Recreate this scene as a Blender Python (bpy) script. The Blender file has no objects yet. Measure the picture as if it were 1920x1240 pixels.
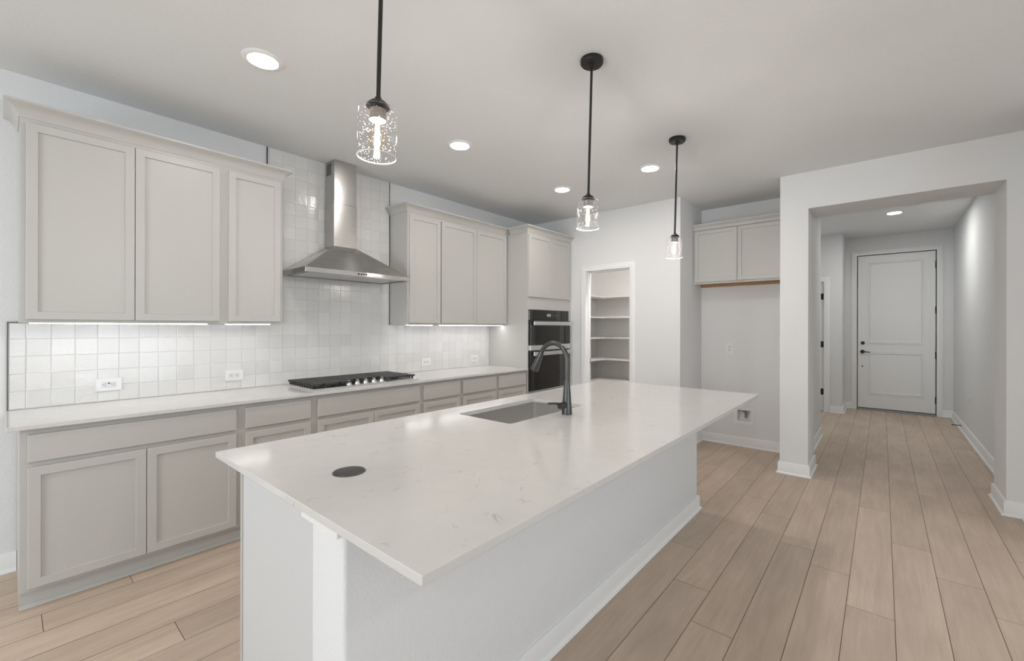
import bpy, bmesh, math, random
from mathutils import Vector, Matrix
random.seed(7)
SC = bpy.context.scene
COL = SC.collection

# ------------------------------------------------------------------ camera
H = 1.3948
YAW, ROLL, FPX, CX, CY = 0.6936, 0.0021, 807.2231, 983.432, 613.3219
fw = Vector((math.cos(YAW), math.sin(YAW), 0)); rt = Vector((math.sin(YAW), -math.cos(YAW), 0)); up = Vector((0, 0, 1))
r2 = rt * math.cos(ROLL) + up * math.sin(ROLL); u2 = up * math.cos(ROLL) - rt * math.sin(ROLL)
cam = bpy.data.cameras.new('camera'); camo = bpy.data.objects.new('camera', cam); COL.objects.link(camo)
m = Matrix((r2, u2, -fw)).transposed().to_4x4(); m.translation = Vector((0, 0, H)); camo.matrix_world = m
cam.sensor_fit = 'HORIZONTAL'; cam.sensor_width = 36.0; cam.lens = FPX / 1920 * 36.0
cam.shift_x = (960 - CX) / 1920; cam.shift_y = (CY - 620) / 1920
cam.clip_start = 0.02
SC.camera = camo

# ------------------------------------------------------------------ world, light, exposure
SC.view_settings.view_transform = 'Standard'; SC.view_settings.look = 'None'
SC.view_settings.gamma = 1.0; SC.view_settings.use_curve_mapping = False
SC.view_settings.exposure = -0.13
wd = bpy.data.worlds.new('world'); SC.world = wd; wd.use_nodes = True
wd.node_tree.nodes['Background'].inputs[0].default_value = (0.89, 0.86, 1.0, 1)
wd.node_tree.nodes['Background'].inputs[1].default_value = 0.4

def area(name, loc, look, sx, sy, power, color):
    l = bpy.data.lights.new(name, 'AREA'); l.shape = 'RECTANGLE'; l.size = sx; l.size_y = sy
    l.energy = power; l.color = color
    o = bpy.data.objects.new(name, l); COL.objects.link(o); o.location = loc
    o.rotation_euler = Vector(look).to_track_quat('-Z', 'Z').to_euler()
    return o
def fill_lamp(x, y, z, power):          # unseen fill lamps added behind the camera to brighten floor and counters
    l = bpy.data.lights.new('added_fill_lamp', 'AREA'); l.shape = 'DISK'; l.size = 0.15; l.energy = power; l.color = (1.0, 0.93, 0.84)
    o = bpy.data.objects.new('added_fill_lamp', l); COL.objects.link(o); o.location = (x, y, z - 0.01)
# unseen window lights; the left and living ones tilted upward to brighten the ceiling
area('daylight_left_window', (-4.58, 1.4, 1.4), (1, 0, 0.28), 3.4, 1.8, 172.0, (0.870, 0.950, 1.000))
area('daylight_living_window', (-0.4, -5.95, 1.3), (0, 1, 0.75), 6.4, 2.0, 148.0, (0.743, 0.892, 1.000))
area('passage_fill_light', (7.7, 2.28, 1.5), (0, -1, 0), 0.8, 1.2, 6.0, (0.8, 0.92, 1.0))  # unseen light added to brighten the passage and its door casing
for p in ((-1.6, 2.4), (-1.6, -1.2), (0.9, -1.9), (-1.6, -4.2), (0.9, -4.2), (3.0, -3.0)): fill_lamp(*p, 2.842, 11.0)
DOWN, HALL_DOWN, PANTRY_DOWN, STRIP, BULB = 132, 350, 580, 13.0, 1160      # radiance of the downlights, cabinet strips, filaments

# ------------------------------------------------------------------ measured dimensions
W = 3.8123            # cabinet wall plane (y)
ZC = 2.842            # kitchen ceiling
ZCT, ZCB = 0.9141, 0.8924
XP = 4.786            # pantry wall plane (x)
YPC = 1.7292          # fridge niche side wall (y)
XN = 5.5154           # niche back wall (x)
XPI, XPB = 4.7588, 5.2177
ZHC = 2.939; XHE = 9.351
YHR = -0.845

# ------------------------------------------------------------------ materials
def newmat(name):
    mt = bpy.data.materials.new(name); mt.use_nodes = True
    nt = mt.node_tree; b = nt.nodes['Principled BSDF']
    return mt, nt, b
def N(nt, kind, **kw):
    n = nt.nodes.new(kind)
    for k, v in kw.items():
        if k in n.inputs: n.inputs[k].default_value = v
        else: setattr(n, k, v)
    return n
def simple(name, col, rough=0.5, metal=0.0, spec=None, bump=None, coat=0.0):
    mt, nt, b = newmat(name)
    b.inputs['Base Color'].default_value = (*col, 1); b.inputs['Roughness'].default_value = rough
    b.inputs['Metallic'].default_value = metal
    if spec is not None: b.inputs['Specular IOR Level'].default_value = spec
    if coat: b.inputs['Coat Weight'].default_value = coat
    if bump:
        sc, st, det = bump
        tc = N(nt, 'ShaderNodeTexCoord'); no = N(nt, 'ShaderNodeTexNoise'); no.inputs['Scale'].default_value = sc; no.inputs['Detail'].default_value = det
        bp = N(nt, 'ShaderNodeBump'); bp.inputs['Strength'].default_value = st; bp.inputs['Distance'].default_value = 0.002
        nt.links.new(tc.outputs['Object'], no.inputs['Vector']); nt.links.new(no.outputs[0], bp.inputs['Height']); nt.links.new(bp.outputs[0], b.inputs['Normal'])
    return mt
def emis(name, col, strength):
    mt, nt, b = newmat(name)
    b.inputs['Base Color'].default_value = (0.8, 0.8, 0.8, 1)
    b.inputs['Emission Color'].default_value = (*col, 1); b.inputs['Emission Strength'].default_value = strength
    return mt
M = {}
M['wall'] = simple('wall_paint', (0.775, 0.775, 0.775), 0.75, bump=(95, 0.9, 3), spec=0.3)
M['ceiling'] = simple('ceiling_paint', (0.775, 0.785, 0.785), 0.85, bump=(85, 0.6, 3), spec=0.2)
M['trim'] = simple('white_trim_paint', (0.84, 0.84, 0.835), 0.38)
M['cabinet'] = simple('greige_cabinet_paint', (0.53, 0.515, 0.488), 0.38)
M['panel'] = simple('island_panel_paint', (0.63, 0.635, 0.64), 0.4)
M['shelf'] = simple('shelf_paint', (0.80, 0.79, 0.77), 0.5)
M['black'] = simple('matte_black_metal', (0.022, 0.021, 0.02), 0.42, 0.3)
M['bronze'] = simple('dark_faucet_metal', (0.10, 0.098, 0.096), 0.30, 0.85)
M['socket'] = simple('brown_grey_socket', (0.16, 0.14, 0.125), 0.5, 0.3)
M['iron'] = simple('cast_iron', (0.038, 0.038, 0.039), 0.45, bump=(300, 0.4, 2))
M['oven_black'] = simple('black_oven_glass', (0.012, 0.012, 0.012), 0.06, 0.0, coat=0.3)
M['oven_side'] = simple('black_enamel', (0.02, 0.02, 0.02), 0.35)
M['plastic'] = simple('white_plastic', (0.82, 0.82, 0.82), 0.35)
M['recept'] = simple('receptacle_plastic', (0.74, 0.74, 0.75), 0.35)
M['dark'] = simple('dark_slot', (0.03, 0.03, 0.03), 0.6)
M['grey'] = simple('grey_display', (0.35, 0.36, 0.37), 0.3)
M['darkgrey'] = simple('dark_grey_cover', (0.06, 0.058, 0.055), 0.4, 0.4)
M['grout'] = simple('pale_grout', (0.72, 0.71, 0.69), 0.9)
M['tiletrim'] = simple('dark_edge_trim', (0.06, 0.065, 0.07), 0.4, 0.6)
M['brass'] = simple('valve_metal', (0.35, 0.33, 0.30), 0.3, 1.0)
M['slab'] = simple('floor_gap', (0.16, 0.105, 0.07), 0.9)
M['steel_dark'] = simple('hood_filter_mesh', (0.62, 0.63, 0.64), 0.35, 0.8)
M['down'] = emis('downlight_glow', (1.0, 0.945, 0.90), DOWN)
M['hall_down'] = emis('hall_downlight_glow', (1.0, 0.985, 0.94), HALL_DOWN)
M['strip'] = emis('strip_glow', (1.0, 0.985, 0.99), STRIP)
M['filament'] = emis('filament_glow', (1.0, 0.985, 0.965), BULB)

def brushed(name, col, rough, axis_scale, rot=0.0):
    mt, nt, b = newmat(name)
    b.inputs['Base Color'].default_value = (*col, 1); b.inputs['Metallic'].default_value = 1.0
    tc = N(nt, 'ShaderNodeTexCoord'); mp = N(nt, 'ShaderNodeMapping'); mp.inputs['Scale'].default_value = axis_scale
    no = N(nt, 'ShaderNodeTexNoise'); no.inputs['Scale'].default_value = 6; no.inputs['Detail'].default_value = 4
    mr = N(nt, 'ShaderNodeMapRange'); mr.inputs['To Min'].default_value = rough - 0.02; mr.inputs['To Max'].default_value = rough + 0.05
    L = nt.links.new
    L(tc.outputs['Object'], mp.inputs[0]); L(mp.outputs[0], no.inputs['Vector']); L(no.outputs[0], mr.inputs[0]); L(mr.outputs[0], b.inputs['Roughness'])
    b.inputs['Anisotropic'].default_value = 0.85; b.inputs['Anisotropic Rotation'].default_value = rot
    tg = N(nt, 'ShaderNodeTangent'); tg.direction_type = 'RADIAL'; tg.axis = 'Z'; L(tg.outputs[0], b.inputs['Tangent'])
    return mt
M['steel'] = brushed('brushed_stainless', (0.52, 0.51, 0.495), 0.25, (1, 1, 150), 0.25)
M['steel_sink'] = brushed('sink_stainless', (0.76, 0.75, 0.73), 0.38, (40, 1, 1))
M['steel_bright'] = brushed('handle_stainless', (0.72, 0.71, 0.70), 0.3, (1, 1, 40))

def quartz():
    mt, nt, b = newmat('white_quartz'); L = nt.links.new
    tc = N(nt, 'ShaderNodeTexCoord')
    n1 = N(nt, 'ShaderNodeTexNoise'); n1.inputs['Scale'].default_value = 5.5; n1.inputs['Detail'].default_value = 7; n1.inputs['Distortion'].default_value = 1.6
    L(tc.outputs['Object'], n1.inputs['Vector'])
    r1 = N(nt, 'ShaderNodeValToRGB'); e = r1.color_ramp.elements
    e[0].position = 0.489; e[0].color = (0, 0, 0, 1); e[1].position = 0.511; e[1].color = (0, 0, 0, 1)
    x = r1.color_ramp.elements.new(0.5); x.color = (1, 1, 1, 1)
    L(n1.outputs[0], r1.inputs[0])
    n2 = N(nt, 'ShaderNodeTexNoise'); n2.inputs['Scale'].default_value = 11; n2.inputs['Detail'].default_value = 3
    L(tc.outputs['Object'], n2.inputs['Vector'])
    r2_ = N(nt, 'ShaderNodeValToRGB'); e = r2_.color_ramp.elements; e[0].position = 0.52; e[1].position = 0.68
    L(n2.outputs[0], r2_.inputs[0])
    mu = N(nt, 'ShaderNodeMath', operation='MULTIPLY'); L(r1.outputs[0], mu.inputs[0]); L(r2_.outputs[0], mu.inputs[1])
    n3 = N(nt, 'ShaderNodeTexNoise'); n3.inputs['Scale'].default_value = 14; n3.inputs['Detail'].default_value = 6
    L(tc.outputs['Object'], n3.inputs['Vector'])
    mx = N(nt, 'ShaderNodeMix', data_type='RGBA'); mx.inputs[6].default_value = (0.635, 0.62, 0.60, 1); mx.inputs[7].default_value = (0.69, 0.675, 0.655, 1)
    L(n3.outputs[0], mx.inputs[0])
    m2 = N(nt, 'ShaderNodeMix', data_type='RGBA'); m2.inputs[7].default_value = (0.33, 0.30, 0.27, 1)
    m3 = N(nt, 'ShaderNodeMath', operation='MULTIPLY'); m3.inputs[1].default_value = 0.55
    L(mu.outputs[0], m3.inputs[0]); L(m3.outputs[0], m2.inputs[0]); L(mx.outputs[2], m2.inputs[6]); L(m2.outputs[2], b.inputs['Base Color'])
    b.inputs['Roughness'].default_value = 0.13; b.inputs['Specular IOR Level'].default_value = 0.5
    return mt
M['quartz'] = quartz()

def tile_mat():
    mt, nt, b = newmat('glazed_white_tile'); L = nt.links.new
    at = N(nt, 'ShaderNodeAttribute'); at.attribute_name = 'tone'
    cr = N(nt, 'ShaderNodeValToRGB'); e = cr.color_ramp.elements
    e[0].color = (0.69, 0.68, 0.665, 1); e[1].color = (0.755, 0.748, 0.735, 1)
    L(at.outputs['Fac'], cr.inputs[0]); L(cr.outputs[0], b.inputs['Base Color'])
    tc = N(nt, 'ShaderNodeTexCoord'); no = N(nt, 'ShaderNodeTexNoise'); no.inputs['Scale'].default_value = 26; no.inputs['Detail'].default_value = 2.5
    bp = N(nt, 'ShaderNodeBump'); bp.inputs['Strength'].default_value = 0.5; bp.inputs['Distance'].default_value = 0.004
    L(tc.outputs['Object'], no.inputs['Vector']); L(no.outputs[0], bp.inputs['Height']); L(bp.outputs[0], b.inputs['Normal'])
    b.inputs['Roughness'].default_value = 0.14
    return mt
M['tile'] = tile_mat()

def wood_floor():
    mt, nt, b = newmat('pale_oak_planks'); L = nt.links.new
    at = N(nt, 'ShaderNodeAttribute'); at.attribute_name = 'tone'
    tc = N(nt, 'ShaderNodeTexCoord'); mp = N(nt, 'ShaderNodeMapping'); mp.inputs['Scale'].default_value = (1.1, 14, 1)
    cm = N(nt, 'ShaderNodeCombineXYZ'); sc = N(nt, 'ShaderNodeMath', operation='MULTIPLY'); sc.inputs[1].default_value = 37.0
    L(at.outputs['Fac'], sc.inputs[0]); L(sc.outputs[0], cm.inputs[2]); L(sc.outputs[0], cm.inputs[0]); L(cm.outputs[0], mp.inputs['Location'])
    L(tc.outputs['Object'], mp.inputs[0])
    no = N(nt, 'ShaderNodeTexNoise'); no.inputs['Scale'].default_value = 2.6; no.inputs['Detail'].default_value = 7; no.inputs['Roughness'].default_value = 0.6; no.inputs['Distortion'].default_value = 0.5
    L(mp.outputs[0], no.inputs['Vector'])
    cr = N(nt, 'ShaderNodeValToRGB'); e = cr.color_ramp.elements
    e[0].position = 0.28; e[0].color = (0.50, 0.390, 0.304, 1); e[1].position = 0.74; e[1].color = (0.60, 0.480, 0.382, 1)
    L(no.outputs[0], cr.inputs[0])
    mp2 = N(nt, 'ShaderNodeMapping'); mp2.inputs['Scale'].default_value = (1.5, 4, 1); L(tc.outputs['Object'], mp2.inputs[0]); L(cm.outputs[0], mp2.inputs['Location'])
    n2 = N(nt, 'ShaderNodeTexNoise'); n2.inputs['Scale'].default_value = 1.6; n2.inputs['Detail'].default_value = 3; L(mp2.outputs[0], n2.inputs['Vector'])
    mr2 = N(nt, 'ShaderNodeMapRange'); mr2.inputs['From Min'].default_value = 0.3; mr2.inputs['From Max'].default_value = 0.7; mr2.inputs['To Min'].default_value = 0.90; mr2.inputs['To Max'].default_value = 1.07
    L(n2.outputs[0], mr2.inputs[0])
    mr = N(nt, 'ShaderNodeMapRange'); mr.inputs['To Min'].default_value = 0.93; mr.inputs['To Max'].default_value = 1.08
    L(at.outputs['Fac'], mr.inputs[0])
    mm = N(nt, 'ShaderNodeMath', operation='MULTIPLY'); L(mr.outputs[0], mm.inputs[0]); L(mr2.outputs[0], mm.inputs[1])
    vm = N(nt, 'ShaderNodeVectorMath', operation='SCALE'); L(cr.outputs[0], vm.inputs[0]); L(mm.outputs[0], vm.inputs['Scale']); L(vm.outputs[0], b.inputs['Base Color'])
    b.inputs['Roughness'].default_value = 0.42; b.inputs['Specular IOR Level'].default_value = 0.35
    bp = N(nt, 'ShaderNodeBump'); bp.inputs['Strength'].default_value = 0.12; bp.inputs['Distance'].default_value = 0.002
    L(no.outputs[0], bp.inputs['Height']); L(bp.outputs[0], b.inputs['Normal'])
    return mt
M['floor'] = wood_floor()

def raw_wood():
    mt, nt, b = newmat('raw_wood_underside'); L = nt.links.new
    tc = N(nt, 'ShaderNodeTexCoord'); mp = N(nt, 'ShaderNodeMapping'); mp.inputs['Scale'].default_value = (20, 2, 1)
    no = N(nt, 'ShaderNodeTexNoise'); no.inputs['Scale'].default_value = 3; no.inputs['Detail'].default_value = 5
    cr = N(nt, 'ShaderNodeValToRGB'); e = cr.color_ramp.elements
    e[0].color = (0.42, 0.23, 0.10, 1); e[1].color = (0.62, 0.40, 0.21, 1)
    L(tc.outputs['Object'], mp.inputs[0]); L(mp.outputs[0], no.inputs['Vector']); L(no.outputs[0], cr.inputs[0]); L(cr.outputs[0], b.inputs['Base Color'])
    b.inputs['Roughness'].default_value = 0.6
    return mt
M['rawwood'] = raw_wood()

def thin_glass(name, seeds, tint=(1, 1, 1)):
    mt, nt, b = newmat(name); L = nt.links.new
    out = [n for n in nt.nodes if n.type == 'OUTPUT_MATERIAL'][0]; nt.nodes.remove(b)
    tr = N(nt, 'ShaderNodeBsdfTransparent'); tr.inputs[0].default_value = (*tint, 1)
    gl = N(nt, 'ShaderNodeBsdfGlossy'); gl.inputs['Roughness'].default_value = 0.03
    lw = N(nt, 'ShaderNodeLayerWeight'); lw.inputs['Blend'].default_value = 0.5
    pw = N(nt, 'ShaderNodeMath', operation='POWER'); pw.inputs[1].default_value = 3.5; L(lw.outputs['Facing'], pw.inputs[0])
    fr = N(nt, 'ShaderNodeMapRange'); fr.inputs['To Min'].default_value = 0.035; fr.inputs['To Max'].default_value = 0.6; L(pw.outputs[0], fr.inputs[0])
    mx = N(nt, 'ShaderNodeMixShader'); L(fr.outputs[0], mx.inputs[0]); L(tr.outputs[0], mx.inputs[1]); L(gl.outputs[0], mx.inputs[2])
    last = mx
    tc = N(nt, 'ShaderNodeTexCoord')
    if seeds:
        no = N(nt, 'ShaderNodeTexNoise'); no.inputs['Scale'].default_value = 40; no.inputs['Detail'].default_value = 2
        bp = N(nt, 'ShaderNodeBump'); bp.inputs['Strength'].default_value = 0.05; bp.inputs['Distance'].default_value = 0.003
        L(tc.outputs['Object'], no.inputs['Vector']); L(no.outputs[0], bp.inputs['Height']); L(bp.outputs[0], gl.inputs['Normal']); L(bp.outputs[0], lw.inputs['Normal'])
        vo = N(nt, 'ShaderNodeTexVoronoi'); vo.inputs['Scale'].default_value = 180
        L(tc.outputs['Object'], vo.inputs['Vector'])
        lt = N(nt, 'ShaderNodeMath', operation='LESS_THAN'); lt.inputs[1].default_value = 0.25; L(vo.outputs['Distance'], lt.inputs[0])
        wn = N(nt, 'ShaderNodeSeparateColor'); L(vo.outputs['Color'], wn.inputs[0])
        l2 = N(nt, 'ShaderNodeMath', operation='LESS_THAN'); l2.inputs[1].default_value = 0.30; L(wn.outputs[0], l2.inputs[0])
        mu = N(nt, 'ShaderNodeMath', operation='MULTIPLY'); L(lt.outputs[0], mu.inputs[0]); L(l2.outputs[0], mu.inputs[1])
        di = N(nt, 'ShaderNodeBsdfTranslucent'); di.inputs[0].default_value = (0.12, 0.12, 0.12, 1)
        d2 = N(nt, 'ShaderNodeBsdfDiffuse'); d2.inputs[0].default_value = (0.4, 0.4, 0.4, 1)
        md = N(nt, 'ShaderNodeMixShader'); md.inputs[0].default_value = 0.4; L(di.outputs[0], md.inputs[1]); L(d2.outputs[0], md.inputs[2])
        m2 = N(nt, 'ShaderNodeMixShader'); L(mu.outputs[0], m2.inputs[0]); L(mx.outputs[0], m2.inputs[1]); L(md.outputs[0], m2.inputs[2])
        last = m2
    L(last.outputs[0], out.inputs[0])
    return mt
M['seeded'] = thin_glass('seeded_clear_glass', True)
M['rim'] = simple('polished_glass_rim', (0.75, 0.75, 0.75), 0.15)
M['bulb'] = thin_glass('clear_bulb_glass', False, (1.0, 0.95, 0.88))
M['pane'] = thin_glass('window_pane_glass', False)

# ------------------------------------------------------------------ object helpers
def empty(name, loc):
    o = bpy.data.objects.new(name, None); o.empty_display_size = 0.05; COL.objects.link(o); o.location = loc
    return o
def tag(o, label=None, cat=None, group=None, kind=None):
    if label: o['label'] = label
    if cat: o['category'] = cat
    if group: o['group'] = group
    if kind: o['kind'] = kind
    return o
def thing(name, loc, label, cat, group=None):
    return tag(empty(name, loc), label, cat, group)
def wpos(o):
    p = Vector((0, 0, 0))
    while o is not None:
        p += o.location; o = o.parent
    return p
class MB:
    """collects shapes in world coordinates; build() links them as one mesh"""
    def __init__(s): s.bm = bmesh.new()
    def _add(s, tmp, mat=None):
        if mat is not None: tmp.transform(mat)
        me = bpy.data.meshes.new('t'); tmp.to_mesh(me); tmp.free(); s.bm.from_mesh(me); bpy.data.meshes.remove(me)
        return s
    def box(s, x0, x1, y0, y1, z0, z1, bev=0.0, seg=1, mat=None):
        t = bmesh.new(); bmesh.ops.create_cube(t, size=1)
        x0, x1 = sorted((x0, x1)); y0, y1 = sorted((y0, y1)); z0, z1 = sorted((z0, z1))
        for v in t.verts: v.co = Vector(((x0 + x1) / 2 + v.co.x * (x1 - x0), (y0 + y1) / 2 + v.co.y * (y1 - y0), (z0 + z1) / 2 + v.co.z * (z1 - z0)))
        if bev: bmesh.ops.bevel(t, geom=t.edges[:], offset=bev, segments=seg, affect='EDGES', profile=0.5)
        return s._add(t, mat)
    def cyl(s, p0, p1, r0, r1=None, n=24, cap=True):
        p0, p1 = Vector(p0), Vector(p1); r1 = r0 if r1 is None else r1
        d = p1 - p0; t = bmesh.new()
        bmesh.ops.create_cone(t, cap_ends=cap, cap_tris=False, segments=n, radius1=r0, radius2=r1, depth=d.length)
        q = Vector((0, 0, 1)).rotation_difference(d.normalized())
        return s._add(t, Matrix.Translation((p0 + p1) / 2) @ q.to_matrix().to_4x4())
    def lathe(s, prof, n=32, mat=None, close=False):
        """prof: (r,z) list, revolved about z"""
        t = bmesh.new(); rings = []
        for r, z in prof:
            if r < 1e-6: rings.append([t.verts.new((0, 0, z))])
            else: rings.append([t.verts.new((r * math.cos(2 * math.pi * k / n), r * math.sin(2 * math.pi * k / n), z)) for k in range(n)])
        prs = list(zip(rings, rings[1:])) + ([(rings[-1], rings[0])] if close else [])
        for a, b in prs:
            for k in range(n):
                k2 = (k + 1) % n
                if len(a) == 1 and len(b) == 1: continue
                if len(a) == 1: t.faces.new((a[0], b[k], b[k2]))
                elif len(b) == 1: t.faces.new((a[k], a[k2], b[0]))
                else: t.faces.new((a[k], a[k2], b[k2], b[k]))
        return s._add(t, mat)
    def tube(s, pts, rad, n=16, cap=True):
        pts = [Vector(p) for p in pts]; rads = rad if isinstance(rad, (list, tuple)) else [rad] * len(pts)
        t = bmesh.new(); rings = []; prev = None
        for i, p in enumerate(pts):
            d = (pts[min(i + 1, len(pts) - 1)] - pts[max(i - 1, 0)]).normalized()
            if prev is None:
                a = Vector((1, 0, 0)) if abs(d.x) < 0.9 else Vector((0, 0, 1)); u = d.cross(a).normalized()
            else: u = (prev - d * prev.dot(d)).normalized()
            prev = u; v = d.cross(u)
            rings.append([t.verts.new(p + (u * math.cos(2 * math.pi * k / n) + v * math.sin(2 * math.pi * k / n)) * rads[i]) for k in range(n)])
        for a, b in zip(rings, rings[1:]):
            for k in range(n): t.faces.new((a[k], a[(k + 1) % n], b[(k + 1) % n], b[k]))
        if cap: t.faces.new(rings[0]); t.faces.new(rings[-1])
        return s._add(t)
    def prism(s, poly, z0, z1, mat=None):
        """poly: xy list extruded in z"""
        t = bmesh.new(); a = [t.verts.new((x, y, z0)) for x, y in poly]; b = [t.verts.new((x, y, z1)) for x, y in poly]
        t.faces.new(a); t.faces.new(b); n = len(poly)
        for k in range(n): t.faces.new((a[k], a[(k + 1) % n], b[(k + 1) % n], b[k]))
        return s._add(t, mat)
    def hull(s, verts, faces):
        t = bmesh.new(); v = [t.verts.new(p) for p in verts]
        for f in faces: t.faces.new([v[i] for i in f])
        return s._add(t)
    def sweep(s, path, prof, closed=False, z=0.0, mat=None):
        """mitred moulding: path xy, prof (out,up) with out to the right of travel"""
        n = len(path); P = [Vector((p[0], p[1])) for p in path]; rows = []; t = bmesh.new()
        def nrm(a, b):
            d = (b - a).normalized(); return Vector((d.y, -d.x))
        for i in range(n):
            if closed: n0, n1 = nrm(P[i - 1], P[i]), nrm(P[i], P[(i + 1) % n])
            else:
                n0 = nrm(P[i - 1], P[i]) if i > 0 else nrm(P[i], P[i + 1]); n1 = nrm(P[i], P[i + 1]) if i < n - 1 else n0
            b = (n0 + n1) / max(1e-6, 1 + n0.dot(n1))
            rows.append([t.verts.new((P[i].x + b.x * o, P[i].y + b.y * o, z + h)) for o, h in prof])
        m_ = len(prof)
        for i in range(n if closed else n - 1):
            a, b = rows[i], rows[(i + 1) % n]
            for k in range(m_): t.faces.new((a[k], a[(k + 1) % m_], b[(k + 1) % m_], b[k]))
        if not closed: t.faces.new(rows[0]); t.faces.new(rows[-1])
        return s._add(t, mat)
    def build(s, name, mat, parent=None, smooth=None):
        bmesh.ops.remove_doubles(s.bm, verts=s.bm.verts, dist=1e-6)
        bmesh.ops.recalc_face_normals(s.bm, faces=s.bm.faces)
        me = bpy.data.meshes.new(name)
        o = bpy.data.objects.new(name, me); COL.objects.link(o)
        if parent is not None:
            off = wpos(parent); s.bm.transform(Matrix.Translation(-off)); o.parent = parent
        s.bm.to_mesh(me); s.bm.free(); me.materials.append(mat)
        if smooth is not None:
            me.shade_smooth() if hasattr(me, 'shade_smooth') else None
            try: me.set_sharp_from_angle(angle=math.radians(smooth))
            except Exception: pass
        return o
def struct(name, mb, mat, parent=None, smooth=None):
    return tag(mb.build(name, mat, parent, smooth), kind='structure')
def fy(yplane):      # local (u,v,w) -> front facing -y
    return Matrix(((1, 0, 0, 0), (0, 0, -1, yplane), (0, 1, 0, 0), (0, 0, 0, 1)))
def fx(xplane):      # local (u=world y, v=z, w) -> front facing -x
    return Matrix(((0, 0, -1, xplane), (1, 0, 0, 0), (0, 1, 0, 0), (0, 0, 0, 1)))
def gy(yplane):      # front facing +y
    return Matrix(((1, 0, 0, 0), (0, 0, 1, yplane), (0, 1, 0, 0), (0, 0, 0, 1)))
def shaker(u0, u1, v0, v1, F, th=0.02, sw=0.057, rec=0.009):
    t = bmesh.new(); bmesh.ops.create_cube(t, size=1)
    for v in t.verts: v.co = Vector(((u0 + u1) / 2 + v.co.x * (u1 - u0), (v0 + v1) / 2 + v.co.y * (v1 - v0), th / 2 + v.co.z * th))
    front = max(t.faces, key=lambda f: f.calc_center_median().z)
    bmesh.ops.bevel(t, geom=list(front.edges), offset=0.002, segments=1, affect='EDGES')
    front = max((f for f in t.faces if abs(f.normal.z) > .9), key=lambda f: f.calc_center_median().z)
    if sw:
        bmesh.ops.inset_individual(t, faces=[front], thickness=sw, depth=0)
        bmesh.ops.inset_individual(t, faces=[front], thickness=0.0025, depth=-rec)
    mb = MB(); mb._add(t, F); return mb
def slab(u0, u1, v0, v1, F, th=0.02): return shaker(u0, u1, v0, v1, F, th, 0)

# ------------------------------------------------------------------ the room shell
LX, SY = -4.6, -6.0
def floor():
    mb = MB(); pitch, y00, L = 0.1866, 0.512, 1.56
    known = {0: 2.08, 1: 2.368, 2: 2.773, -2: 3.028, -3: 2.701, -4: 3.669, -5: 3.322, -6: 3.048, 13: 0.109, 10: 0.508, 14: 0.442}
    bm = mb.bm; lay = bm.faces.layers.float.new('tone')
    g = 0.0013
    k0 = int((SY - y00) / pitch) - 1; k1 = int((4.0 - y00) / pitch) + 1
    for k in range(k0, k1):
        ya, yb = y00 + k * pitch, y00 + (k + 1) * pitch
        off = known.get(k, random.uniform(0, L))
        x = off - L * math.ceil((off - LX) / L)
        xe = 9.6 if yb < 2.6 and ya > -1.1 else 6.7
        while x < xe:
            f = bm.faces.new([bm.verts.new(c) for c in ((max(x, LX - .1) + g, ya + g, 0), (min(x + L, xe) - g, ya + g, 0), (min(x + L, xe) - g, yb - g, 0), (max(x, LX - .1) + g, yb - g, 0))])
            f[lay] = random.random(); x += L
    o = struct('floor', mb, M['floor'])
    s = struct('trim_1', MB().box(LX - .1, 9.6, SY - .1, 4.0, -0.1, -0.0015), M['slab'], o); s.name = 'subfloor'
floor()

def wallbox(name, *b): return struct(name, MB().box(*b), M['wall'])
T = 0.115
wallbox('wall_back', LX - .1, 6.65, W, W + .14, 0, ZC)
mb = MB()                                             # pantry wall with its doorway
PY0, PY1, PZ = 2.337, 2.945, 2.108
mb.box(XP, XP + T, YPC, PY0 - .02, 0, ZC); mb.box(XP, XP + T, PY1 + .02, W, 0, ZC); mb.box(XP, XP + T, PY0 - .02, PY1 + .02, PZ + .02, ZC)
struct('wall_pantry', mb, M['wall'])
wallbox('wall_niche_side', XP + T, XN + T, YPC, YPC + T, 0, ZC)
mb = MB()                                             # niche back wall with the hole of the water box
BY0, BY1, BZ0, BZ1 = 1.170, 1.318, 0.300, 0.430
mb.box(XN, XN + T, 0.7585, BY0, 0, ZC); mb.box(XN, XN + T, BY1, YPC, 0, ZC); mb.box(XN, XN + T, BY0, BY1, 0, BZ0); mb.box(XN, XN + T, BY0, BY1, BZ1, ZC)
struct('wall_niche', mb, M['wall'])
mb = MB()                                             # pier, header and right pier around the hall opening
mb.box(XPI, XPB, 0.531, 0.7585, 0, 2.502); mb.box(XPI, XPB, -0.7107, 0.7585, 2.502, ZC); mb.box(XPI, XPB, -0.812, -0.7107, 0, ZC)
struct('wall_hall_front', mb, M['wall'])
wallbox('wall_hall_left', XPB, 6.72, 0.615, 0.7585, 0, ZHC)
wallbox('wall_hall_right', 4.3, XHE + .1, YHR - T, YHR, 0, ZHC)
wallbox('wall_kitchen_right', 4.16, XPB, -0.96, -0.812, 0, ZC)
wallbox('wall_living_right', 4.16, 4.28, SY, -0.96, 0, ZC)
mb = MB()                                             # entry wall with the front door opening
DY0, DY1, DZ = -0.649, 0.330, 2.6185
mb.box(XHE, XHE + .12, YHR, DY0 - .012, 0, ZHC); mb.box(XHE, XHE + .12, DY1 + .012, 0.62, 0, ZHC); mb.box(XHE, XHE + .12, DY0 - .012, DY1 + .012, DZ + .012, ZHC)
mb.box(XHE + .12, XHE + .14, YHR, 0.62, 0, ZHC)  # unseen backing added behind the door to block light through its gaps
struct('wall_entry', mb, M['wall'])
XS = 8.67
mb = MB(); mb.box(XS, XHE, 0.50, 0.62, 0, ZHC)
struct('wall_entry_return', mb, M['wall'])
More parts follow.
